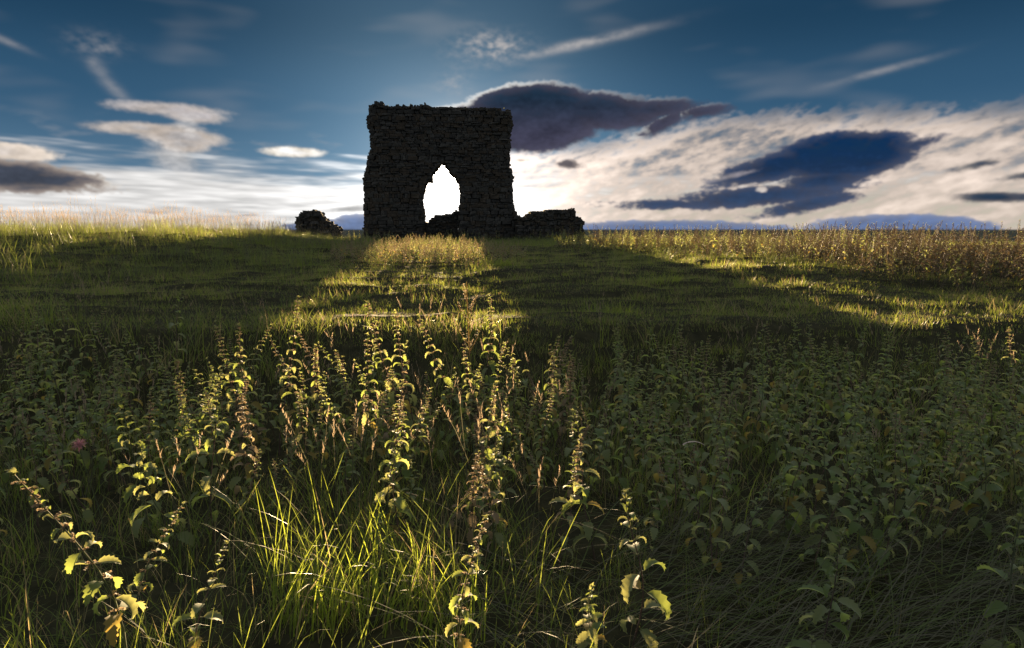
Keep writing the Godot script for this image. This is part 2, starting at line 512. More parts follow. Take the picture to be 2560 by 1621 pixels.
func build_ruins() -> void:
	for m in [M.stone_dark, M.stone_grey, M.stone_brown]:
		for k in 4:
			stones.append(stone_mesh(m))
	var face := deg_to_rad(6.1)
	var wall := thing("ruined_tower_wall", AX * 45.0, face)
	tag(wall, "tall ruined stone tower wall pierced by a ragged pointed opening", "ruin")
	masonry(wall, poly_of([-5.45, 0.3, -5.32, 2.98, -5.26, 3.71, -5.34, 4.59, -5.21, 5.32, -5, 6.04, -4.79, 6.91, -4.75, 7.56, -4.77, 8.13, -4.91, 8.41, -4.91, 8.91, -4.94, 9.01, -4.82, 9.26, -4.66, 9.83, -4.3, 9.93, -3.29, 9.85, -2.34, 9.89, -1.76, 9.83, -1.03, 9.9, -0.66, 9.8, 0.15, 9.75, 1.26, 9.72, 2.22, 9.74, 2.97, 9.84, 3.72, 9.81, 4.17, 9.64, 4.7, 9.62, 4.81, 9.22, 4.85, 8.64, 4.74, 8.2, 4.71, 7.47, 4.66, 6.74, 4.66, 6.15, 4.77, 5.7, 4.93, 5.18, 4.81, 4.66, 4.85, 4.14, 4.97, 3.39, 5.04, 2.93, 5.24, 2.52, 5.55, 0.3,
		1.11, 0.3, 1.14, 3, 1.22, 3.37, 1.28, 3.74, 1.27, 4.12, 1.2, 4.56, 1.16, 4.86, 1.05, 5, 0.9, 5.22, 0.68, 5.37, 0.53, 5.59, 0.39, 5.84, 0.2, 6.04, 0.02, 6.1, -0.29, 5.87, -0.4, 5.65, -0.55, 5.5, -0.71, 5.28, -0.76, 4.99, -0.94, 4.88, -1.09, 4.69, -1.21, 4.47, -1.3, 4.1, -1.36, 3.73, -1.34, 3.29, -1.28, 2.84, -1.21, 2.39, -1.51, 0.3]), 1.9, 0.35, 9.9, 300, 0.82)
	var low := thing("low_broken_wall", AX * 44.0, face)
	tag(low, "low broken stone wall stub running off the right foot of the tower wall", "ruin")
	masonry(low, poly_of([5.0, 0.3, 5.04, 2.5, 5.58, 2.46, 5.88, 2.61, 6.18, 2.87, 6.79, 2.87, 7.4, 2.91, 7.86, 2.99, 8.32, 2.92, 9.09, 2.99, 9.17, 2.54, 9.48, 2.39, 9.72, 2.17, 9.65, 1.79, 9.73, 1.34, 9.78, 0.3]), 1.4, 0.35, 3.0, 200, 0.62)
	var sill := thing("rubble_bank", AX * 46.0, face)
	tag(sill, "low bank of fallen rubble across the bottom of the arch opening", "rubble")
	masonry(sill, poly_of([-1.3, 0.3, -1.3, 2.12, -1.0, 2.14, -0.86, 2.32, -0.6, 2.5, -0.3, 2.6, 0.1, 2.62, 0.35, 2.72, 0.6, 2.68, 0.85, 2.85, 1.09, 2.9, 1.09, 0.3]), 0.9, 0.35, 2.9, 110, 0.62)
	var stump := thing("wall_stump", AX * 42.0, face)
	tag(stump, "lone rounded stump of masonry in the grass left of the tower wall", "ruin")
	masonry(stump, poly_of([-9.24, 0.3, -9.2, 2.3, -8.95, 2.62, -8.52, 2.8, -8.1, 2.82, -7.71, 2.66, -7.47, 2.33, -7.23, 2.11, -6.92, 1.88, -6.67, 1.79, -6.56, 1.59, -6.53, 0.3]), 1.3, 0.35, 2.8, 160, 0.6)

# ---------------------------------------------------------------- grass
func blade(st: SurfaceTool, base: Vector3, az: float, length: float, width: float, lean: float, bend: float, segs: int, twist := 0.0) -> void:
	var out := Vector3(sin(az), 0, cos(az))
	var side := Vector3(cos(az + twist), 0, -sin(az + twist))
	var p := base
	var a := lean
	var l := p - side * width * 0.5
	var r := p + side * width * 0.5
	for i in segs:
		p += (Vector3.UP * cos(a) + out * sin(a)) * (length / segs)
		a += bend / segs
		if i == segs - 1:
			st.add_vertex(l); st.add_vertex(p); st.add_vertex(r)
			return
		var w := width * (1.0 - 0.75 * float(i + 1) / segs)
		var l2 := p - side * w * 0.5
		var r2 := p + side * w * 0.5
		st.add_vertex(l); st.add_vertex(l2); st.add_vertex(r)
		st.add_vertex(r); st.add_vertex(l2); st.add_vertex(r2)
		l = l2
		r = r2

func tuft(n: int, radius: float, h0: float, h1: float, width: float, lean: float, bend: float, segs: int, mats: Array, shares: Array) -> ArrayMesh:
	var m := ArrayMesh.new()
	for k in mats.size():
		var st := begin()
		st.set_smooth_group(-1)
		for i in int(n * shares[k]):
			var q := rng.randf() * TAU
			var r := sqrt(rng.randf()) * radius
			var az := q + rng.randf_range(-1.2, 1.2)
			blade(st, Vector3(cos(q) * r, -0.01, sin(q) * r), az, rng.randf_range(h0, h1), width * rng.randf_range(0.6, 1.2), rng.randf_range(0.0, lean), rng.randf_range(0.1, bend), segs, rng.randf_range(-0.8, 0.8))
		done(st, mats[k], m)
	return m

func seed_tuft(n: int, radius: float, h0: float, h1: float) -> ArrayMesh:
	var m := ArrayMesh.new()
	var st := begin()
	st.set_smooth_group(-1)
	var heads := begin()
	heads.set_smooth_group(-1)
	for i in n:
		var q := rng.randf() * TAU
		var r := sqrt(rng.randf()) * radius
		seed_stalk(st, heads, Vector3(cos(q) * r, 0, sin(q) * r), rng.randf() * TAU, rng.randf_range(h0, h1), 0.0035, rng.randf_range(0.02, 0.22), rng.randf_range(0.05, 0.5), 1.0)
	for i in n:
		var q := rng.randf() * TAU
		var r := sqrt(rng.randf()) * radius
		blade(st, Vector3(cos(q) * r, 0, sin(q) * r), rng.randf() * TAU, rng.randf_range(h0, h1) * 0.4, 0.004, rng.randf_range(0.1, 0.5), rng.randf_range(0.3, 1.4), 3)
	done(st, M.straw_dull, m)
	done(heads, M.seed, m)
	return m

func seed_stalk(st: SurfaceTool, heads: SurfaceTool, base: Vector3, az: float, length: float, width: float, lean: float, bend: float, big: float) -> void:
	blade(st, base, az, length, width * 1.3, lean, bend, 4)
	blade(st, base, az, length, width * 1.3, lean, bend, 4, PI / 2)
	# walk along the same curve to place the spikelets of the head
	var out := Vector3(sin(az), 0, cos(az))
	var p := base
	var a := lean
	for i in 4:
		var d := Vector3.UP * cos(a) + out * sin(a)
		if i == 3:
			for k in 9:
				var s := k / 9.0
				var b := p + d * (length / 4.0) * (0.25 + 0.85 * s)
				var sz := big * (0.034 * (1.0 - 0.75 * s) + 0.006)
				blade(heads, b, rng.randf() * TAU, sz, 0.006 * big, rng.randf_range(0.25, 0.7), 0.3, 2)
		p += d * (length / 4.0)
		a += bend / 4.0

# ---------------------------------------------------------------- nettles
var leaf_meshes: Array = []

func make_leaf(droop: float, width: float, fold: float, start: float, mat: Material) -> ArrayMesh:
	var st := begin()
	var n := 13
	var p := Vector3(0, 0, 0.16)
	var pitch := start
	var ml := []
	var mm := []
	var mr := []
	for i in n + 1:
		var s := float(i) / n
		var hw := width * pow(sin(PI * pow(clampf(s, 0.001, 0.999), 0.62)), 0.85) * (0.74 if i % 2 == 0 else 1.0)
		var up := Vector3(0, cos(pitch), -sin(pitch))
		var along := Vector3(0, sin(pitch), cos(pitch))
		var back := along * (0.03 if i % 2 == 1 else -0.02)
		mm.append(p)
		ml.append(p - Vector3.RIGHT * hw * cos(fold) + up * hw * sin(fold) + back)
		mr.append(p + Vector3.RIGHT * hw * cos(fold) + up * hw * sin(fold) + back)
		p += along / n
		pitch -= droop / n * (0.5 + s)
	for i in n:
		if i > 0:
			st.add_vertex(ml[i]); st.add_vertex(mm[i + 1]); st.add_vertex(mm[i])
			st.add_vertex(mr[i]); st.add_vertex(mm[i]); st.add_vertex(mm[i + 1])
		if i < n - 1:
			st.add_vertex(ml[i]); st.add_vertex(ml[i + 1]); st.add_vertex(mm[i + 1])
			st.add_vertex(mr[i]); st.add_vertex(mm[i + 1]); st.add_vertex(mr[i + 1])
	st.add_vertex(Vector3(-0.014, 0, 0)); st.add_vertex(Vector3(0, 0, 0.18)); st.add_vertex(Vector3(0.014, 0, 0))
	return done(st, mat)

func tube(st: SurfaceTool, pts: Array, r0: float, r1: float, sides := 4) -> void:
	for i in pts.size() - 1:
		var a: Vector3 = pts[i]
		var b: Vector3 = pts[i + 1]
		var d := (b - a).normalized()
		var x := d.cross(Vector3.FORWARD if absf(d.z) < 0.9 else Vector3.RIGHT).normalized()
		var y := d.cross(x)
		var ra := lerpf(r0, r1, float(i) / (pts.size() - 1))
		var rb := lerpf(r0, r1, float(i + 1) / (pts.size() - 1))
		for k in sides:
			var c0 := x * cos(TAU * k / sides) + y * sin(TAU * k / sides)
			var c1 := x * cos(TAU * (k + 1) / sides) + y * sin(TAU * (k + 1) / sides)
			st.add_vertex(a + c0 * ra); st.add_vertex(a + c1 * ra); st.add_vertex(b + c0 * rb)
			st.add_vertex(a + c1 * ra); st.add_vertex(b + c1 * rb); st.add_vertex(b + c0 * rb)

func strand(st: SurfaceTool, base: Vector3, az: float, length: float) -> void:
	# a hanging flower string: a thin thread with small beads
	var a := rng.randf_range(0.7, 1.3)
	var p := base
	var out := Vector3(sin(az), 0, cos(az))
	for i in 4:
		var q := p + (Vector3.UP * cos(a) + out * sin(a)) * length / 4.0
		a += rng.randf_range(0.15, 0.6)
		var s := Vector3(cos(az), 0, -sin(az)) * 0.0016
		st.add_vertex(p - s); st.add_vertex(q); st.add_vertex(p + s)
		for k in 2:
			var d := Vector3(rng.randf_range(-1, 1), rng.randf_range(-1, 1), rng.randf_range(-1, 1)).normalized()
			var e := d.cross(Vector3(0.3, 0.9, 0.2)).normalized()
			var b := p.lerp(q, rng.randf())
			st.add_vertex(b - d * 0.0042); st.add_vertex(b + e * 0.0042); st.add_vertex(b + d * 0.0042)
			st.add_vertex(b - d * 0.0042); st.add_vertex(b + d * 0.0042); st.add_vertex(b - e * 0.0042)
		p = q

# a pattern for nettles: {height, stem, flowers, leaves: [[mesh, transform] ...], whole}
func nettle_pattern(h: float, kind: int, lean: Vector2, stem_mat: Material) -> Dictionary:
	var seeding := kind > 0
	var pts := []
	var ph := rng.randf() * TAU
	for i in 9:
		var s := i / 8.0
		pts.append(Vector3(lean.x * s * s + 0.022 * sin(ph + s * 6.0), h * s - 0.02 * (1.0 - s), lean.y * s * s + 0.012 * cos(ph * 1.7 + s * 6.0)))
	var st := begin()
	tube(st, pts, 0.0036 if not seeding else 0.0042, 0.0013)
	var stem := done(st, stem_mat)
	var fl := begin()
	fl.set_smooth_group(-1)
	var leaves := []
	var y := h * (0.22 if not seeding else 0.3)
	var az := rng.randf() * TAU
	while y < h * 0.985:
		var s := y / h
		var i := int(s * 8.0)
		var p: Vector3 = pts[i].lerp(pts[mini(i + 1, 8)], s * 8.0 - i)
		var big := lerpf(0.122, 0.028, smoothstep(0.35, 1.0, s)) * (0.86 if seeding else 1.0) * rng.randf_range(0.85, 1.15)
		if s < 0.45:
			big *= lerpf(0.7, 1.0, s / 0.45)
		for k in 2:
			if rng.randf() < (0.12 if s > 0.5 else 0.3):
				continue
			var b := Basis(Vector3.UP, az + PI * k + rng.randf_range(-0.35, 0.35))
			var tip := lerpf(-0.75, 0.75, pow(s, 1.8)) - (0.25 if seeding else 0.0) + rng.randf_range(-0.3, 0.25)
			b = b * Basis(Vector3.RIGHT, -tip) * Basis(Vector3.BACK, rng.randf_range(-0.35, 0.35))
			var v := rng.randi() % 4
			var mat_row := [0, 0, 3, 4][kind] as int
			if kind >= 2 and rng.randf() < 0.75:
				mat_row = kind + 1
			elif s < 0.5 and rng.randf() < 0.16:
				mat_row = 2
			elif rng.randf() < 0.5:
				mat_row = 1
			leaves.append([leaf_meshes[mat_row * 4 + v], Transform3D(b.scaled_local(Vector3.ONE * big * rng.randf_range(0.85, 1.15)), p)])
		if s > (0.42 if seeding else 0.6):
			for k in [2, 4, 7, 6][kind]:
				strand(fl, p, rng.randf() * TAU, rng.randf_range(0.018, 0.04) * (1.1 if seeding else 0.8) * lerpf(1.1, 0.55, s))
		az += PI / 2
		y += lerpf(0.082, 0.024, smoothstep(0.3, 1.0, s)) * (0.85 if seeding else 1.0) * rng.randf_range(0.85, 1.15)
	for k in 6:
		var b := Basis(Vector3.UP, k * 1.1) * Basis(Vector3.RIGHT, -rng.randf_range(0.5, 1.2))
		leaves.append([leaf_meshes[4 + k % 4], Transform3D(b.scaled_local(Vector3.ONE * rng.randf_range(0.014, 0.026)), pts[8] - Vector3(0, 0.006, 0))])
	var flowers := done(fl, [M.flower_green, M.flower, M.flower, M.flower_brown_dimmed][kind])
	# the same plant joined, for copies that are too small to pick apart
	var sets := {}
	for l in leaves:
		var m: Material = l[0].surface_get_material(0)
		if not sets.has(m):
			sets[m] = begin()
		sets[m].append_from(l[0], 0, l[1])
	var foliage := ArrayMesh.new()
	for m in sets:
		sets[m].set_material(m)
		sets[m].commit(foliage)
	var whole: ArrayMesh = foliage.duplicate()
	var add := begin()
	add.append_from(stem, 0, Transform3D())
	add.set_material(stem_mat)
	add.commit(whole)
	add = begin()
	add.append_from(flowers, 0, Transform3D())
	add.set_material(flowers.surface_get_material(0))
	add.commit(whole)
	return {"height": h, "stem": stem, "flowers": flowers, "leaves": leaves, "foliage": foliage, "whole": whole, "kind": kind, "lean": lean}

func nettle_node(p: Dictionary, xf: Transform3D, each_leaf: bool, label: String, group: String) -> void:
	var o := thing("nettle", Vector3.ZERO)
	o.transform = xf
	part("stem", p.stem, o)
	if each_leaf:
		for l in p.leaves:
			part("leaf", l[0], o, l[1])
	else:
		part("leaves", p.foliage, o).set_meta("kind", "stuff")
	part("flowers", p.flowers, o).set_meta("kind", "stuff")
	tag(o, label, "nettle", group)

var patterns: Array = []
var nettles: Array = []          # [score, pattern, transform, zone, words]

func plant(x: float, z: float, h: float, kind: int, zone: String, label := "") -> void:
	var pool := []
	for i in patterns.size():
		if patterns[i].kind == kind:
			pool.append(i)
	var pi: int = pool[rng.randi() % pool.size()]
	var s: float = h / patterns[pi].height
	var turn := rng.randf() * TAU
	var tilt := 0.05 + 0.32 * pow(rng.randf(), 2.5)
	var b := Basis(Vector3(cos(turn * 3.0), 0, sin(turn * 3.0)), tilt) * Basis(Vector3.UP, turn)
	var at := Vector3(x, ground_y(x, -z), -z)
	var xf := Transform3D(b.scaled_local(Vector3(lerpf(s, 1.0, 0.4), s, lerpf(s, 1.0, 0.4))), at)
	var tip: Vector3 = b * Vector3(patterns[pi].lean.x, h, patterns[pi].lean.y)
	var words := ("leaning left" if tip.x < -0.09 else "leaning right" if tip.x > 0.09 else "upright")
	words = ("tall " if h > 0.86 else "short " if h < 0.66 else "") + words + " " + ["leafy", "seeding", "dry brown", "shade-darkened dry"][kind] + " nettle"
	if ZONES.has(zone):
		var q: Array = ZONES[zone]
		var row := "front" if z < q[1] else "back" if z > q[2] else "middle"
		var side := "left" if x / z < q[3] else "right" if x / z > q[4] else "centre"
		words += " at the %s %s of the %s" % [row, side, q[0]]
	if label:
		xf.origin -= Vector3(tip.x, 0, tip.z)
		xf.origin.y = ground_y(xf.origin.x, xf.origin.z)
	var score: float = h / z
	if absf(x) > z * 0.82 + 0.1:
		score *= 0.02
	nettles.append([1e6 if label else score, pi, xf, zone, label if label else words])

func fill(x0: float, x1: float, z0: float, z1: float, density: float, rule: Callable) -> void:
	var c := 1.0 / sqrt(density)
	var z := z0
	while z < z1:
		var x := x0
		while x < x1:
			rule.call(x + rng.randf() * c, z + rng.randf() * c)
			x += c
		z += c

const ZONES := {
	"lit": ["sunlit patch", 3.6, 4.3, -0.27, -0.06],
	"right": ["right shaded bed", 3.6, 4.5, 0.38, 0.62],
	"left": ["left shaded bed", 3.9, 4.6, -0.75, -0.58],
	"mound": ["sunlit mound", 13.5, 16.0, -0.15, -0.06],
	"band": ["brown skyline bed", 11.0, 14.0, 0.4, 0.7],
	"foot": ["tower wall foot", 41.0, 43.0, -0.1, 0.05],
}
const GROUPS := {
	"lit": "sunlit nettles in the foreground", "right": "shaded nettles on the right", "left": "shaded nettles on the left",
	"mound": "nettles on the sunlit mound", "band": "nettles along the right skyline", "foot": "nettles at the wall foot",
}

func build_nettles() -> void:
	for k in 5:
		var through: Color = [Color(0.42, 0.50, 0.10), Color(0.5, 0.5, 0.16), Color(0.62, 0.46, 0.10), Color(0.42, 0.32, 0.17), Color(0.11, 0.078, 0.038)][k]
		var green: Color = [Color(0.065, 0.098, 0.036), Color(0.095, 0.118, 0.055), Color(0.14, 0.115, 0.035), Color(0.13, 0.10, 0.06), Color(0.06, 0.048, 0.028)][k]  # last colours of both lists: dry leaves darkened to dim the sunlit skyline bed
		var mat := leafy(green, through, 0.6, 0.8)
		mat.metallic_specular = 0.25
		for v in 4:
			leaf_meshes.append(make_leaf([1.5, 2.1, 2.8, 1.8][v], [0.29, 0.27, 0.24, 0.31][v], [0.45, 0.6, 0.65, 0.35][v], [0.45, 0.55, 0.5, 0.25][v], mat))
	for k in 23:
		var kind := 0 if k < 8 else 1 if k < 16 else 2 if k < 20 else 3
		patterns.append(nettle_pattern(rng.randf_range(0.7, 0.85) if kind == 0 else rng.randf_range(0.85, 1.0), kind, Vector2(rng.randf_range(-0.2, 0.2), rng.randf_range(-0.15, 0.15)), M.stem_red if k % 2 == 0 else M.stem_green))
	# the ones that stand out
	var chosen := [
		[-1.2, 1.5, 0.86, true, "large nettle with pale leaves cut by the left edge"],
		[-0.08, 1.75, 0.62, true, "short reddish nettle alone in the flattened grass at the bottom centre"],
		[-0.51, 2.9, 0.80, true, "tall bent nettle with a curved stem just right of the bright tussock"],
		[-0.98, 4.2, 1.17, true, "tallest pale nettle spire rising over the bank edge"],
		[-1.47, 4.4, 1.15, true, "tall thin nettle spire at the left end of the lit bank"],
		[-0.79, 4.3, 1.03, true, "pale nettle spire next right of the tallest one"],
		[-0.66, 4.5, 1.06, true, "slim nettle with sparse hanging leaves right of the pale spires"],
		[-0.18, 4.9, 1.08, true, "thin brown nettle beside the dry dock stalk"],
		[-1.82, 4.2, 0.97, true, "dark bushy nettle with a heavy top left of the lit patch"],
		[-1.89, 4.0, 0.99, true, "slender nettle touching the dark bushy one on its left"],
		[-1.52, 4.0, 0.86, true, "lone nettle with a cross of two leaves against the dark bank"],
		[-1.23, 4.0, 0.96, true, "dense leafy nettle column below the left end of the bank"],
		[-0.83, 3.7, 0.96, true, "dense nettle column in the middle of the lit patch"],
		[-0.31, 4.2, 0.88, true, "nettle with a bare tip against the dark bank right of centre"],
		[-0.07, 4.4, 0.83, true, "nettle with drooping side leaves at the right of the dark bank"],
		[0.31, 4.3, 0.87, true, "nettle at the right corner of the lit patch"],
		[0.4, 4.2, 0.80, true, "brown seeding nettle last on the right of the lit patch"],
		[-2.0, 3.7, 0.86, true, "reddish nettle first on the left of the lit patch"],
		[-1.71, 3.2, 0.62, false, "small nettle with round yellow leaves apart on the left"],
		[-0.09, 3.2, 0.71, true, "nettle with a pale plume right of the bent one"],
		[-1.16, 2.2, 0.50, true, "knee-high nettle with a bleached top left of the tussock"],
		[-0.92, 2.0, 0.45, false, "low broken nettle under the bright tussock"],
		[0.27, 1.8, 0.36, false, "small fresh nettle with pointed leaves in the dark grass right of centre"],
		[0.85, 1.7, 0.36, false, "fresh green nettle at the bottom edge right of centre"],
		[1.15, 2.6, 0.42, false, "broad leaved nettle low in the dark grass on the right"],
		[1.35, 2.7, 0.62, false, "big leaved nettle towards the lower right"],
		[1.75, 2.9, 0.66, false, "dark upright nettle at the lower right"],
	]
	for c in chosen:
		plant(c[0], c[1], c[2], 1 if c[3] else 0, "", c[4])
	fill(-2.6, 0.8, 2.3, 4.9, 27.0, func(x, z):
		if x / z > -0.47 and x / z < 0.13 and not (z < 2.7 and x < -0.3) and rng.randf() < 0.55 + 0.7 * nz.get_noise_2d(x * 1.3, z * 1.3 + 30.0) + 0.25 * smoothstep(3.0, 4.2, z):
			var r := rng.randf()
			plant(x, z, rng.randf_range(0.28, 0.7) + 0.07 * (z - 3.0), 0 if r < 0.3 else 1 if r < 0.85 else 2, "lit"))
	fill(0.3, 6.6, 1.7, 5.9, 28.0, func(x, z):
		if x / z > 0.13 and x / z < 1.0 and z < 5.05 + 0.7 * nz.get_noise_2d(x * 0.7, 3.0) + 0.05 * x and rng.randf() < smoothstep(1.3, 3.6, z + 0.12 * x) * (0.9 + 0.8 * nz.get_noise_2d(x * 0.9, z * 0.9)):
			plant(x, z, rng.randf_range(0.46, 0.70) + 0.07 * clampf(z - 3.0, 0.0, 2.5), 1 if rng.randf() < 0.25 else 0, "right"))
	fill(-6.0, -1.2, 2.6, 5.8, 26.0, func(x, z):
		if x / z > -0.98 and x / z < -0.45 and z < 5.0 + 0.8 * nz.get_noise_2d(x * 0.7, 9.0) and rng.randf() < smoothstep(2.2, 3.9, z) * (0.9 + 0.8 * nz.get_noise_2d(x * 0.9, z * 0.9)):
			plant(x, z, rng.randf_range(0.5, 0.8), 1 if rng.randf() < 0.35 else 0, "left"))
	fill(-6.0, 4.0, 10.5, 19.5, 24.0, func(x, z):
		var u: float = x * AR.x - z * AR.z
		var v: float = x * AX.x - z * AX.z
		var q := pow((u + 0.3) / 2.2, 2.0) + pow((v - 15.0) / 3.4, 2.0)
		if q < 1.0:
			plant(x, z, rng.randf_range(0.3, 0.52) * (1.0 - 0.3 * q), 2 if rng.randf() < 0.6 else 1, "mound"))
	fill(1.5, 20.0, 8.0, 22.0, 32.0, func(x, z):
		var edge: float = 2.5 + (17.0 - z) * 0.5 + 0.5 * sin(z * 1.7)
		if x > edge and rng.randf() < 0.95 + 0.8 * nz.get_noise_2d(x * 0.6, z * 0.6 + 80.0) and x < edge + 8.0 and x / z < 1.0:
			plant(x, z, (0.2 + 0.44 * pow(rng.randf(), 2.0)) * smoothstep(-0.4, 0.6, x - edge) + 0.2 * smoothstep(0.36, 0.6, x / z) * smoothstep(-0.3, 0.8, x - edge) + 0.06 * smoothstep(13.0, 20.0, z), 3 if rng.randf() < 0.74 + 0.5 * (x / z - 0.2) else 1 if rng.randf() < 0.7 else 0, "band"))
	fill(-12.0, 8.0, 40.0, 45.0, 5.0, func(x, z):
		var u: float = x * AR.x - z * AR.z
		var v: float = x * AX.x - z * AX.z
		if v > 42.6 - 1.4 * sin(u) and v < 43.8 and u > -7.0 and u < 10.5:
			plant(x, z, rng.randf_range(0.5, 0.9), 1, "foot"))
	nettles.sort_custom(func(a, b): return a[0] > b[0])
	var mass := {}
	for i in nettles.size():
		var n: Array = nettles[i]
		if i < 300:
			nettle_node(patterns[n[1]], n[2], i < 85, n[4], GROUPS["lit"] if n[3] == "" else GROUPS[n[3]])
		else:
			if not mass.has(n[3]):
				mass[n[3]] = []
				for k in patterns.size():
					mass[n[3]].append([])
			mass[n[3]][n[1]].append(n[2])
	var whole := []
	for p in patterns:
		whole.append(p.whole)
	for zone in mass:
		scatter("nettle_bed", whole, mass[zone], "dense nettles merging into one mass, " + {"lit": "sunlit patch below the bank", "right": "shaded bed on the right", "left": "shaded bed on the left", "mound": "sunlit mound before the arch", "band": "brown bed along the right skyline", "foot": "along the tower wall foot"}[zone])

func spot(x: float, z: float, s: float, tilt := 0.0, sink := 0.0) -> Transform3D:
	var b := Basis(Vector3(cos(z * 50.0), 0, sin(z * 50.0)), tilt) * Basis(Vector3.UP, rng.randf() * TAU)
	return Transform3D(b.scaled_local(Vector3.ONE * s), Vector3(x, ground_y(x, -z) - sink, -z))

func build_grass() -> void:
	var turf_mix := [M.grass, M.grass_dark, M.straw]
	var turfs := []
	var turf := [tuft(80, 0.24, 0.015, 0.055, 0.004, 0.9, 1.0, 2, turf_mix, [0.55, 0.25, 0.2]), tuft(70, 0.22, 0.02, 0.085, 0.0045, 0.8, 1.0, 2, turf_mix, [0.55, 0.25, 0.2]), tuft(80, 0.26, 0.015, 0.045, 0.004, 1.0, 0.9, 2, turf_mix, [0.4, 0.3, 0.3])]
	turfs = [[], [], []]
	var lay := func(x0, x1, z0, z1, d, s):
		fill(x0, x1, z0, z1, d, func(x, z):
			if absf(x) < z * 0.95 + 1.0:
				var v: float = x * AX.x - z * AX.z
				if v > 5.2 and v < 44.0:
					turfs[rng.randi() % 3].append(spot(x, z, s * rng.randf_range(0.75, 1.3))))
	lay.call(-9.0, 9.0, 5.0, 9.0, 26.0, 1.0)
	lay.call(-15.0, 15.0, 9.0, 15.0, 14.0, 1.15)
	lay.call(-24.0, 24.0, 15.0, 26.0, 7.0, 1.5)
	lay.call(-34.0, 34.0, 26.0, 44.0, 2.2, 2.4)
	scatter("short_grass", turf, turfs, "short grazed grass on the terraces before the ruin")
	# longer dark grass on the left slope and round the foot of the ruin
	var meadow := [tuft(60, 0.22, 0.2, 0.42, 0.006, 0.45, 1.3, 4, [M.grass, M.grass_dark, M.straw_dull], [0.2, 0.5, 0.3]), tuft(50, 0.25, 0.15, 0.34, 0.006, 0.6, 1.5, 4, [M.grass, M.grass_dark, M.straw_dull], [0.25, 0.5, 0.25])]
	var spots := [[], []]
	fill(-22.0, -1.0, 9.5, 24.0, 5.0, func(x, z):
		var u: float = x * AR.x - z * AR.z
		if u < -2.6 - 0.5 * sin(z) and absf(x) < z * 0.95 + 1.0 and rng.randf() < smoothstep(8.0, 13.0, z - 0.3 * u * 0.4):
			if nz.get_noise_2d(x * 0.35, z * 0.5 + 60.0) > -0.28:
				spots[rng.randi() % 2].append(spot(x, z, rng.randf_range(0.5, 1.2) * (1.0 + 0.7 * nz.get_noise_2d(x * 0.35, z * 0.5 + 60.0)))))
	fill(2.0, 22.0, 12.0, 26.0, 3.0, func(x, z):
		if absf(x) < z * 0.95 + 1.0 and rng.randf() < 0.5:
			spots[rng.randi() % 2].append(spot(x, z, rng.randf_range(0.5, 0.9))))
	fill(-14.0, 14.0, 24.0, 43.0, 1.6, func(x, z):
		spots[rng.randi() % 2].append(spot(x, z, rng.randf_range(0.7, 1.4))))
	scatter("meadow_grass", meadow, spots, "long dark grass on the left slope and round the ruin")
	# seeding grass along the left skyline
	var seedy := [seed_tuft(14, 0.3, 0.5, 0.85), seed_tuft(12, 0.3, 0.45, 0.75)]
	spots = [[], []]
	fill(-24.0, -3.0, 16.0, 24.0, 5.0, func(x, z):
		var edge := smoothstep(-4.2, -6.0, x)
		if absf(x) < z * 0.95 + 1.0 and rng.randf() < edge * smoothstep(15.5, 18.0, z):
			spots[rng.randi() % 2].append(spot(x, z, rng.randf_range(0.45, 1.15) * (0.7 + 0.3 * smoothstep(-5.0, -10.0, x)))))
	scatter("seeding_grass", seedy, spots, "tall seeding grass against the sky on the left")
	# rank grass under and between the nettles
	var under := [tuft(46, 0.2, 0.18, 0.5, 0.006, 0.6, 1.6, 5, [M.grass, M.grass_dark, M.straw], [0.3, 0.45, 0.25]), tuft(40, 0.2, 0.15, 0.4, 0.005, 0.9, 1.7, 5, [M.grass, M.grass_dark, M.straw], [0.4, 0.35, 0.25])]
	spots = [[], []]
	fill(-6.0, 6.5, 1.2, 6.2, 16.0, func(x, z):
		if absf(x) < z * 0.95 + 0.6:
			var low := 0.7 if x / z > 0.05 and z < 3.0 else 1.0
			if rng.randf() < (0.45 if low < 1.0 else 0.3 if z > 2.6 else 0.0):
				return
			spots[rng.randi() % 2].append(spot(x, z, rng.randf_range(0.55, 1.05) * low)))
	scatter("rank_grass", under, spots, "rank grass growing between and under the nettles")
	var plume := seed_tuft(7, 0.16, 0.32, 0.62)
	spots = [[]]
	fill(-4.5, 5.5, 2.6, 5.4, 2.2, func(x, z):
		if absf(x) < z * 0.9:
			spots[0].append(spot(x, z, rng.randf_range(0.8, 1.25))))
	fill(-1.0, 0.6, 3.0, 4.6, 3.0, func(x, z):
		spots[0].append(spot(x, z, rng.randf_range(0.8, 1.2))))
	scatter("plumed_grass", [plume], spots, "thin seeding grass standing among the nettles")
	var rough := tuft(90, 0.2, 0.06, 0.2, 0.005, 0.9, 1.3, 3, [M.grass, M.straw], [0.65, 0.35])
	spots = [[]]
	fill(-12.0, 9.0, 5.8, 16.0, 9.0, func(x, z):
		if absf(x) < z * 0.9 and nz.get_noise_2d(x * 0.5 + 4.0, z * 1.1) + rng.randf_range(-0.25, 0.25) > 0.15:
			spots[0].append(spot(x, z, rng.randf_range(0.5, 1.2))))
	scatter("rough_grass", [rough], spots, "small rough tufts on the terraced slope")
	# grass combed flat in the lower right
	var flat := []
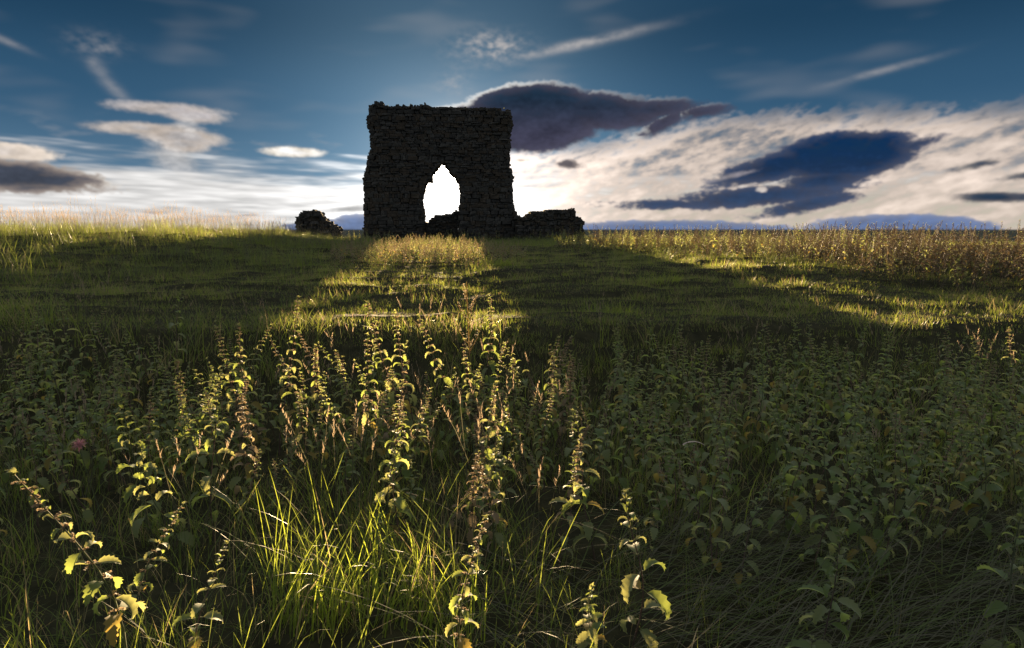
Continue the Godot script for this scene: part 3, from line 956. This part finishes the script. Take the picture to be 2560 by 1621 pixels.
	for j in 2:
		var st := begin()
		st.set_smooth_group(-1)
		var dk := begin()
		dk.set_smooth_group(-1)
		for i in 26:
			var q := Vector3(rng.randf_range(-0.25, 0.25), 0, rng.randf_range(-0.25, 0.25))
			blade(st if i % 2 else dk, q, rng.randf_range(-0.7, 0.7) + PI * 0.5, rng.randf_range(0.35, 0.8), rng.randf_range(0.003, 0.006), rng.randf_range(0.6, 1.2), rng.randf_range(0.7, 1.5), 7, rng.randf_range(-0.6, 0.6))
		var m := done(st, M.straw_dull)
		flat.append(done(dk, M.grass_dark, m))
	spots = [[], []]
	fill(-0.3, 3.2, 1.3, 3.2, 17.0, func(x, z):
		if x > -0.05 and x < z * 0.95 + 0.4 and rng.randf() < smoothstep(3.3, 2.4, z) * smoothstep(-0.1, 0.5, x):
			var t := spot(x, z, rng.randf_range(0.8, 1.2))
			t.basis = Basis(Vector3.UP, rng.randf_range(-0.6, 0.6) + (PI if rng.randf() < 0.4 else 0.0))
			spots[rng.randi() % 2].append(t))
	scatter("flattened_grass", flat, spots, "long dull grass lying combed flat at the lower right")
	# tussocks that can be told apart
	var list := [
		[-0.72, 2.25, 150, 0.22, 0.22, 0.6, "bright yellow-green grass tussock catching the sun before the nettles"],
		[-0.42, 2.25, 90, 0.2, 0.18, 0.45, "green tussock beside the bright one on its right"],
		[-1.5, 1.7, 60, 0.18, 0.18, 0.36, "low green tussock in the bottom left corner"],
		[-1.05, 1.75, 50, 0.16, 0.2, 0.38, "grass tussock with a broad bent blade at the bottom left"],
		[-0.25, 2.15, 70, 0.18, 0.18, 0.4, "dark grass tussock under the tall bent nettle"],
	]
	for t in list:
		var m := tuft(t[2], t[3], t[4], t[5], 0.006, 0.4, 1.5, 6, [M.grass_fresh, M.grass, M.straw], [0.55, 0.35, 0.1])
		var o := thing("grass_tussock", Vector3(t[0], ground_y(t[0], -t[1]) - 0.01, -t[1]))
		part("blades", m, o).set_meta("kind", "stuff")
		tag(o, t[6], "grass tussock", "grass tussocks in the foreground")
	for t in [[2.2, 9.6, "round grass hummock on the slope right of the light shaft"], [-0.3, 12.2, "bright grass hummock in the light shaft"], [1.1, 7.2, "grass hummock at the right end of the lit bank"]]:
		var m := tuft(170, 0.34, 0.1, 0.26, 0.006, 0.9, 1.2, 3, [M.grass_fresh, M.grass], [0.6, 0.4])
		var o := thing("grass_hummock", Vector3(t[0], ground_y(t[0], -t[1]) - 0.01, -t[1]))
		part("blades", m, o).set_meta("kind", "stuff")
		tag(o, t[2], "grass hummock", "grass hummocks on the terraces")

func build_details() -> void:
	var weeds := tuft(16, 0.12, 0.08, 0.3, 0.008, 0.5, 0.9, 3, [M.grass_dark, M.straw_dull], [0.6, 0.4])
	var where := []
	for x in [-4.3, -3.6, -2.2, -1.9, 0.1, 1.9, 3.1, 3.3, 4.2]:
		var p: Vector3 = AX * (45.0 + rng.randf_range(0.2, 1.4)) + AR * (x + rng.randf_range(-0.2, 0.2))
		p.y = 9.8
		where.append(Transform3D(Basis(Vector3.UP, rng.randf() * TAU).scaled(Vector3.ONE * rng.randf_range(0.4, 1.1)), p))
	for x in [5.9, 6.9, 7.7, 8.7, 9.4]:
		var p: Vector3 = AX * 44.6 + AR * x
		p.y = 2.75
		where.append(Transform3D(Basis(Vector3.UP, rng.randf() * TAU).scaled(Vector3.ONE * rng.randf_range(0.6, 1.3)), p))
	scatter("wall_grass", [weeds], [where], "small weeds and grass rooted in the heads of the broken walls")
	# dry dock stalk standing in the light
	var dock := thing("dry_dock", Vector3(-0.34, ground_y(-0.34, -5.2) - 0.02, -5.2))
	tag(dock, "dry seeding dock stalk glowing pale in the light on the bank edge", "dock plant")
	var st := begin()
	var seeds := begin()
	seeds.set_smooth_group(-1)
	var stem := [Vector3(0, 0, 0), Vector3(0.01, 0.25, 0), Vector3(-0.01, 0.5, 0.01), Vector3(-0.02, 0.78, 0), Vector3(-0.03, 1.1, 0.0)]
	tube(st, stem, 0.006, 0.002)
	for k in 9:
		var b: Vector3 = stem[2].lerp(stem[4], k / 9.0) + Vector3(0, -0.05, 0)
		var az := k * 2.3
		var len := lerpf(0.3, 0.1, k / 9.0)
		var tip := b + Vector3(sin(az) * len * 0.5, len * 0.85, cos(az) * len * 0.5)
		tube(st, [b, b.lerp(tip, 0.5) + Vector3(sin(az), 0, cos(az)) * 0.02, tip], 0.0025, 0.001)
		for i in 34:
			var p := b.lerp(tip, 0.2 + 0.8 * rng.randf()) + Vector3(rng.randf_range(-1, 1), rng.randf_range(-1, 1), rng.randf_range(-1, 1)) * 0.014
			blade(seeds, p, rng.randf() * TAU, 0.011, 0.009, rng.randf_range(0.4, 2.2), 0.3, 2)
	part("stem", done(st, M.straw), dock)
	part("seeds", done(seeds, M.flower), dock).set_meta("kind", "stuff")
	# pink flower head at the left
	var fl := thing("pink_flower", Vector3(-1.9, ground_y(-1.9, -2.7), -2.7))
	tag(fl, "round faded pink flower head on a thin stalk at the left", "flower")
	st = begin()
	tube(st, [Vector3(0.1, 0, 0), Vector3(0.06, 0.25, 0), Vector3(0.0, 0.53, 0)], 0.003, 0.002)
	part("stalk", done(st, M.stem_green), fl)
	st = begin()
	st.set_smooth_group(-1)
	for k in 90:
		var d := Vector3(rng.randfn(), rng.randfn() * 0.9 + 0.25, rng.randfn()).normalized()
		blade(st, Vector3(0, 0.545, 0) + d * 0.006, atan2(d.x, d.z), rng.randf_range(0.02, 0.034), 0.007, acos(clampf(d.y, -1, 1)), 0.6, 2)
	part("petals", done(st, M.pink), fl).set_meta("kind", "stuff")
	# pale withered leaf curling over on the right
	st = begin()
	blade(st, Vector3(0.86, ground_y(0.9, -3.1) + 0.40, -3.1), 1.45, 0.13, 0.022, 1.0, 1.5, 7)
	tag(part("withered_leaf", done(st, M.pale), self), "pale withered leaf curling over in the shaded nettles right of centre", "leaf")
	# arching pale grass stalks over the shaded nettles
	var stalks := [
		[1.55, 3.9, 1.0, -0.9, 0.75, 0.9, "pale arching grass stalk low over the nettles right of centre"],
		[2.9, 4.6, 1.05, 1.2, 0.35, 0.9, "pale grass stalk bowing right over the far nettles"],
		[3.4, 3.7, 1.05, -1.0, 0.3, 0.8, "feathery grass stalk at the right edge of the nettles"],
		[1.9, 3.0, 0.95, 1.3, 0.55, 1.0, "long grass stalk bent across the middle of the right nettles"],
		[2.4, 3.2, 0.9, -1.4, 0.6, 1.1, "grass stalk crossing from the right over the nettles"],
		[0.95, 5.0, 0.85, 1.5, 0.6, 0.9, "bent grass stalk near the corner of the dark bank"],
		[-2.6, 3.9, 1.0, 1.2, 0.3, 1.0, "single grass stalk bowing over the left nettles"],
	]
	for s in stalks:
		var o := thing("grass_stalk", Vector3(s[0], ground_y(s[0], -s[1]), -s[1]))
		tag(o, s[6], "grass stalk", "grass stalks over the nettles")
		st = begin()
		st.set_smooth_group(-1)
		var hd := begin()
		hd.set_smooth_group(-1)
		seed_stalk(st, hd, Vector3.ZERO, s[3], s[2], 0.004, s[4], s[5], 1.1)
		part("stalk", done(st, M.straw), o)
		part("seed_head", done(hd, M.seed), o).set_meta("kind", "stuff")

# ---------------------------------------------------------------- materials
func lin(r: float, g: float, b: float) -> Color:
	return Color(r, g, b).linear_to_srgb()

func leafy(c: Color, through: Color, rough := 0.55, rim := 0.3) -> StandardMaterial3D:
	var m := StandardMaterial3D.new()
	m.albedo_color = c.linear_to_srgb()
	m.roughness = rough
	m.cull_mode = BaseMaterial3D.CULL_DISABLED
	m.backlight_enabled = true
	m.backlight = through.linear_to_srgb()
	m.metallic_specular = 0.3
	if rim > 0.0:
		m.rim_enabled = true
		m.rim = rim
		m.rim_tint = 0.3
	return m

func noisy(freq: float, a: Color, b: Color, seed_: int, bump: float, scale: float, size := 512) -> StandardMaterial3D:
	var m := StandardMaterial3D.new()
	var n := FastNoiseLite.new()
	n.seed = seed_
	n.frequency = freq
	n.fractal_octaves = 5
	var t := NoiseTexture2D.new()
	t.width = size
	t.height = size
	t.seamless = true
	t.noise = n
	var ramp := Gradient.new()
	ramp.set_color(0, a.linear_to_srgb())
	ramp.set_color(1, b.linear_to_srgb())
	t.color_ramp = ramp
	m.albedo_texture = t
	m.roughness = 0.95
	m.metallic_specular = 0.2
	if bump > 0.0:
		var h := NoiseTexture2D.new()
		h.width = size
		h.height = size
		h.seamless = true
		h.noise = n
		m.heightmap_enabled = true
		m.heightmap_texture = h
		m.heightmap_scale = bump
	m.uv1_triplanar = true
	m.uv1_world_triplanar = true
	m.uv1_scale = Vector3.ONE * scale
	return m

func build_materials() -> void:
	M.soil = noisy(0.02, Color(0.014, 0.015, 0.009), Color(0.05, 0.048, 0.024), 3, 3.0, 0.6)
	M.stone_dark = noisy(0.02, Color(0.03, 0.029, 0.027), Color(0.075, 0.072, 0.067), 5, 2.0, 0.8)
	M.stone_grey = noisy(0.02, Color(0.045, 0.043, 0.04), Color(0.115, 0.11, 0.1), 6, 2.0, 0.8)
	M.stone_brown = noisy(0.02, Color(0.045, 0.038, 0.031), Color(0.105, 0.088, 0.07), 7, 2.0, 0.8)
	M.grass = leafy(Color(0.07, 0.105, 0.024), Color(0.42, 0.5, 0.075), 0.4, 0.0)
	M.grass_fresh = leafy(Color(0.085, 0.13, 0.02), Color(0.55, 0.66, 0.07), 0.4, 0.0)
	M.grass_dark = leafy(Color(0.05, 0.072, 0.022), Color(0.28, 0.33, 0.07), 0.45, 0.0)
	M.straw = leafy(Color(0.18, 0.145, 0.075), Color(0.5, 0.4, 0.19), 0.6, 0.0)
	M.straw_dull = leafy(Color(0.075, 0.075, 0.05), Color(0.16, 0.15, 0.09), 0.7, 0.0)
	M.seed = leafy(Color(0.17, 0.13, 0.085), Color(0.42, 0.32, 0.21), 0.7, 0.4)
	M.flower = leafy(Color(0.19, 0.14, 0.09), Color(0.46, 0.35, 0.21), 0.7, 0.5)
	M.flower_brown_dimmed = leafy(Color(0.075, 0.052, 0.034), Color(0.13, 0.09, 0.055), 0.7, 0.4)  # dry brown with weaker sunlight put into the colour, for the skyline bed
	M.flower_green = leafy(Color(0.09, 0.10, 0.045), Color(0.32, 0.33, 0.14), 0.7, 0.5)
	M.stem_red = leafy(Color(0.10, 0.06, 0.05), Color(0.1, 0.06, 0.05), 0.5, 0.6)
	M.stem_green = leafy(Color(0.07, 0.085, 0.04), Color(0.12, 0.14, 0.05), 0.5, 0.6)
	M.pink = leafy(Color(0.4, 0.2, 0.22), Color(0.5, 0.26, 0.28), 0.7, 0.4)
	M.pale = leafy(Color(0.5, 0.4, 0.34), Color(0.4, 0.3, 0.25), 0.7, 0.3)
	M.mortar = noisy(0.03, Color(0.03, 0.028, 0.025), Color(0.08, 0.075, 0.065), 8, 3.0, 0.8)

func _ready() -> void:
	rng.seed = 4242
	nz.noise_type = FastNoiseLite.TYPE_SIMPLEX_SMOOTH
	nz.seed = 3
	nz.frequency = 1.0
	nz.fractal_octaves = 2
	nz2.noise_type = FastNoiseLite.TYPE_SIMPLEX_SMOOTH
	nz2.seed = 9
	nz2.frequency = 1.0
	nz2.fractal_octaves = 2
	# camera
	var cam := Camera3D.new()
	cam.name = "camera"
	cam.position = Vector3(0, EYE, 0)
	cam.rotation_degrees = Vector3(-8.4, 0, 0)
	cam.fov = 53.7
	cam.near = 0.05
	cam.far = 30000.0
	add_child(cam)
	cam.current = true
	# sky
	var env := Environment.new()
	env.background_mode = Environment.BG_SKY
	var sky := Sky.new()
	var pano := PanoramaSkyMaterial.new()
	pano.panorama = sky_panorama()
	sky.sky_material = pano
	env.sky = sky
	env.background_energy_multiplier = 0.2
	env.tonemap_mode = Environment.TONE_MAPPER_LINEAR
	env.tonemap_exposure = 5.0
	env.sdfgi_enabled = true
	env.ssao_enabled = true
	env.ssil_enabled = true
	var we := WorldEnvironment.new()
	we.name = "world"
	we.environment = env
	add_child(we)
	# sun, low behind the wall
	var sun := DirectionalLight3D.new()
	sun.name = "sun"
	sun.light_color = Color(1.0, 0.86, 0.66)
	sun.light_energy = 1.6
	sun.light_angular_distance = 0.5
	sun.shadow_enabled = true
	sun.basis = Basis.looking_at(-sun_dir, Vector3.UP)
	add_child(sun)
	build_materials()
	build_ground()
	build_ruins()
	build_nettles()
	build_grass()
	build_details()
	print("built at ", Time.get_ticks_msec())
